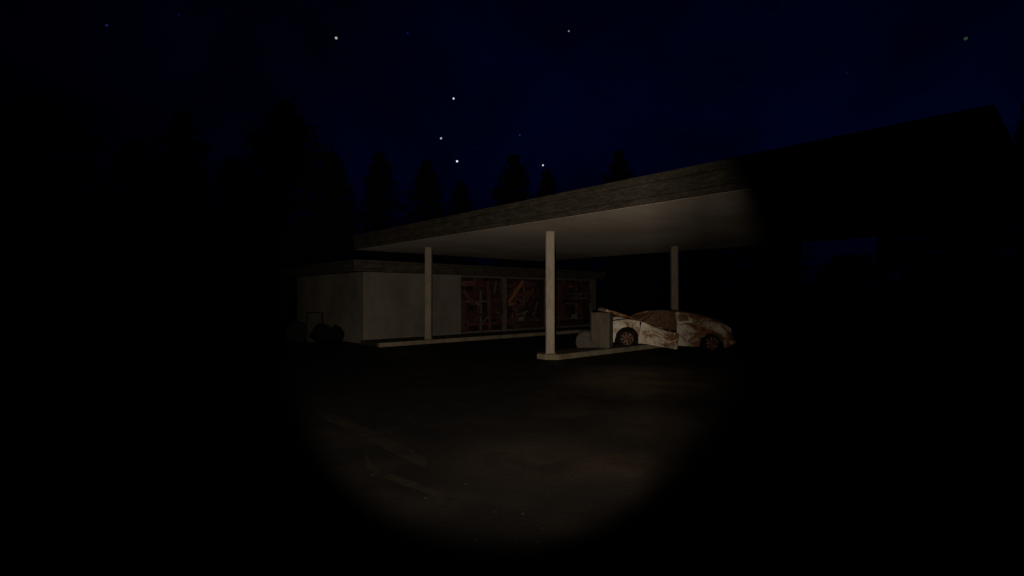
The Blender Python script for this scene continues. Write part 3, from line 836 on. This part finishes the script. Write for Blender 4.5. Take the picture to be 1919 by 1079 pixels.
TREES = [
 (78, 196, 34, 270, 2, 'big round-headed dark tree nearest the left edge'),
 (-70, 250, 36, 240, 2, 'dark tree cut off by the left edge'),
 (190, 375, 42, 150, 2, 'low dark tree in the gap right of the big left tree'),
 (248, 268, 44, 190, 1, 'dark tree with a blunt top, left shoulder of the second tall tree'),
 (342, 212, 41, 190, 0, 'second tall dark tree from the left, pointed top'),
 (440, 298, 44, 185, 1, 'shorter dark tree between the two tallest pointed trees'),
 (535, 196, 38, 270, 0, 'tallest dark tree rising behind the left end of the shop'),
 (622, 288, 42, 190, 1, 'dark tree on the right shoulder of the tallest tree'),
 (712, 288, 44, 150, 1, 'narrow dark tree above the corner of the shop roof'),
 (800, 302, 46, 150, 1, 'narrow dark tree standing below the lowest bright star'),
 (865, 341, 50, 120, 3, 'short pointed dark tree behind the canopy, left of the sky gap'),
 (962, 295, 47, 165, 0, 'broad dark tree above the middle of the canopy'),
 (1026, 320, 49, 110, 1, 'small dark tree just right of the broad one above the canopy'),
 (1160, 286, 50, 125, 0, 'lone round dark treetop poking over the canopy edge'),
 (1090, 425, 52, 120, 2, 'dark tree hidden behind the lit canopy, seen between columns'),
 (1215, 440, 46, 170, 2, 'dark tree seen under the canopy behind the car roof'),
 (1320, 430, 46, 170, 0, 'dark tree under the canopy behind the car boot'),
 (1430, 420, 46, 170, 2, 'dark tree under the canopy left of the unlit column'),
 (1590, 478, 50, 160, 2, 'low dark tree under the pale patch of sky at right'),
 (1720, 400, 40, 190, 2, 'dark tree right of the sky patch beneath the canopy'),
 (1830, 360, 36, 200, 1, 'dark tree under the unlit right corner of the canopy'),
 (1925, 196, 36, 110, 0, 'dark tree beyond the right end of the canopy, cut by the frame'),
]
for a in TREES: tree(*a)
# undergrowth at the edge of the wood
rnd = random.Random(5); vs, fs = [], []
for k in range(420):
    px = -250 + 2500 * k / 420; p = at_depth(px, 554, rnd.uniform(50, 56)); hh = 1.6 + 2.2 * abs(mnoise.noise(Vector((px * .013, 2, 0)))) * 2
    for _ in range(26):
        q = Vector((p.x + rnd.gauss(0, .5), p.y + rnd.gauss(0, .5), hh * rnd.random() ** .8)); s = rnd.uniform(.15, .4)
        n = Vector((rnd.gauss(0, 1), rnd.gauss(0, 1), rnd.gauss(0, 1))).normalized(); a = n.orthogonal().normalized(); b = n.cross(a)
        i = len(vs); vs.extend([q - a * s, q + b * s * .6, q + a * s, q - b * s * .6]); fs.append((i, i + 1, i + 2, i + 3))
me = bpy.data.meshes.new('undergrowth'); me.from_pydata(vs, [], fs); me.materials.append(M_LEAF2)
o = bpy.data.objects.new('undergrowth', me); C.objects.link(o); tag(o, 'dark tangle of bushes along the foot of the trees', 'undergrowth', kind='stuff')

# ------------------------------------------------------------------ stars
def star(px, py, size, col, strength, label):
    m = bpy.data.materials.new('star_glow'); m.use_nodes = True; nt = m.node_tree; nt.nodes.clear()
    e = nt.nodes.new('ShaderNodeEmission'); o_ = nt.nodes.new('ShaderNodeOutputMaterial'); nt.links.new(e.outputs[0], o_.inputs[0])
    e.inputs[0].default_value = (*col, 1); e.inputs[1].default_value = strength
    bm = BM(); bmesh.ops.create_icosphere(bm, subdivisions=2, radius=size * .34 * 420 / F)
    o = obj('star', bm, m); o.location = at_depth(px, py, 420); tag(o, label, 'star', 'stars in the night sky')
STARS = [
 (630, 71, 7.0, (.62, .72, .60), .55, 'bright star high up, topmost of the bright ones left of centre'),
 (850, 184.5, 5.0, (.75, .95, 1.0), .95, 'bright bluish white star alone halfway up the sky'),
 (826.5, 259, 5.0, (.95, .9, 1.0), .6, 'whitish star left in the pair above the narrow trees'),
 (856.5, 302, 5.4, (.9, 1.0, 1.0), 1.1, 'brightest white star, lower right in the pair above the narrow trees'),
 (1017.5, 309.5, 4.2, (1.0, 1.0, 1.0), .85, 'white star right above the small tree over the canopy'),
 (1066, 58, 4.6, (.7, .75, .6), .28, 'dim pale star high up, right of centre'),
 (1810, 72, 9.0, (.35, .75, .45), .055, 'dim greenish star in the upper right corner'),
 (200, 47, 6.5, (.12, .12, 1.0), .09, 'dim blue star in the upper left corner'),
 (335, 28, 5.5, (.08, .08, 1.0), .035, 'very faint blue star near the top edge at left'),
 (764, 62, 5.0, (.1, .1, 1.0), .06, 'faint blue star near the top, left of centre'),
 (974, 253, 4.6, (.15, .15, 1.0), .10, 'small blue star above the broad tree'),
 (890, 278, 4.5, (.1, .1, 1.0), .03, 'very faint blue star between the pair and the small blue star'),
 (1587, 136, 5.5, (.1, .15, 1.0), .03, 'very faint blue star high above the right part of the canopy'),
]
for s in STARS: star(*s)

# ------------------------------------------------------------------ night sky
w = bpy.data.worlds.new('World'); SC.world = w; w.use_nodes = True
nt = w.node_tree; nt.nodes.clear()
out = N(nt, 'ShaderNodeOutputWorld'); bg = N(nt, 'ShaderNodeBackground'); nt.links.new(bg.outputs[0], out.inputs[0])
tc = N(nt, 'ShaderNodeTexCoord'); sep = N(nt, 'ShaderNodeSeparateXYZ'); nt.links.new(tc.outputs['Generated'], sep.inputs[0])
dt = N(nt, 'ShaderNodeVectorMath', operation='DOT_PRODUCT'); dt.inputs[1].default_value = ray(1260, 285).normalized()
nt.links.new(tc.outputs['Generated'], dt.inputs[0])                 # last glow of dusk lingers on one side of the sky
g = ramp(nt, dt.outputs['Value'], [(0, (0, .00002, .0004)), (.55, (.00001, .0001, .0014)), (.73, (.00002, .00022, .0030)), (.86, (.00002, .00040, .0052)), (.95, (.00002, .00056, .0078)), (1, (.00002, .00060, .0094))])
el = ramp(nt, sep.outputs['Z'], [(0, (.22, .22, .22)), (.10, (.5, .5, .5)), (.22, (1, 1, 1)), (.42, (.82, .82, .82))])
g = mix(nt, 1.0, g, el, 'MULTIPLY')
n1 = nz(nt, tc.outputs['Generated'], 3.2, 6, .6, .6)
c = mix(nt, 1.0, g, ramp(nt, n1, [(.34, (.45, .6, .55)), (.5, (1, 1, 1)), (.64, (1.2, 1.5, 1.38))]), 'MULTIPLY')
nt.links.new(c, bg.inputs[0]); bg.inputs[1].default_value = 1.0

# ------------------------------------------------------------------ the torch carried by whoever looks on
ld = bpy.data.lights.new('torch', 'SPOT'); ld.energy = 2350; ld.color = (1.0, .875, .725)
ld.spot_size = rad(54.4); ld.spot_blend = .25; ld.shadow_soft_size = .02
ld.use_nodes = True; nt = ld.node_tree; nt.nodes.clear()        # beam pattern of the reflector: hot centre, dimmer towards the rim
e = N(nt, 'ShaderNodeEmission'); o_ = N(nt, 'ShaderNodeOutputLight'); nt.links.new(e.outputs[0], o_.inputs[0])
tc = N(nt, 'ShaderNodeTexCoord'); sep = N(nt, 'ShaderNodeSeparateXYZ'); nt.links.new(tc.outputs['Normal'], sep.inputs[0])
ab = N(nt, 'ShaderNodeMath', operation='ABSOLUTE'); nt.links.new(sep.outputs['Z'], ab.inputs[0])
def beam(axis, table):
    """strength across the beam, by tangent of the angle from its axis (in 1/1000)"""
    dv = N(nt, 'ShaderNodeMath', operation='DIVIDE'); nt.links.new(sep.outputs[axis], dv.inputs[0]); nt.links.new(ab.outputs[0], dv.inputs[1])
    mr = N(nt, 'ShaderNodeMapRange'); nt.links.new(dv.outputs[0], mr.inputs['Value'])
    mr.inputs['From Min'].default_value = -.5; mr.inputs['From Max'].default_value = .5
    return ramp(nt, mr.outputs[0], [(t_ / 1000 + .5, (v_,) * 3) for t_, v_ in table])
across = beam('X', [(-490, .3), (-430, .55), (-360, .92), (-300, 1), (215, 1), (265, .95), (310, .58), (370, .30), (430, .26), (490, .26)])
updown = beam('Y', [(-490, .24), (-475, .30), (-395, .72), (-275, 1), (490, 1)])
nt.links.new(mix(nt, 1.0, across, updown, 'MULTIPLY'), e.inputs[0])
lo = bpy.data.objects.new('torch', ld); C.objects.link(lo)
lo.location = CAM - RT * .12 - UP * .18 - FW * .05
aim = at_depth(957, 526, 14) - lo.location
lo.rotation_euler = aim.to_track_quat('-Z', 'Y').to_euler()

# ------------------------------------------------------------------ camera and render settings
cd = bpy.data.cameras.new('camera'); cam = bpy.data.objects.new('camera', cd); C.objects.link(cam)
cd.sensor_width = 36; cd.lens = 18.0 * F / 959.5; cd.clip_end = 2000; cd.clip_start = .05
cam.location = CAM; cam.rotation_euler = (PI / 2 + PITCH, 0, TH - PI / 2)
SC.camera = cam
SC.view_settings.view_transform = 'Standard'; SC.view_settings.look = 'None'
SC.view_settings.exposure = 0; SC.view_settings.gamma = 1; SC.view_settings.use_curve_mapping = False
SC.render.film_transparent = False
SC.cycles.use_denoising = True
SC.cycles.max_bounces = 4; SC.cycles.diffuse_bounces = 0
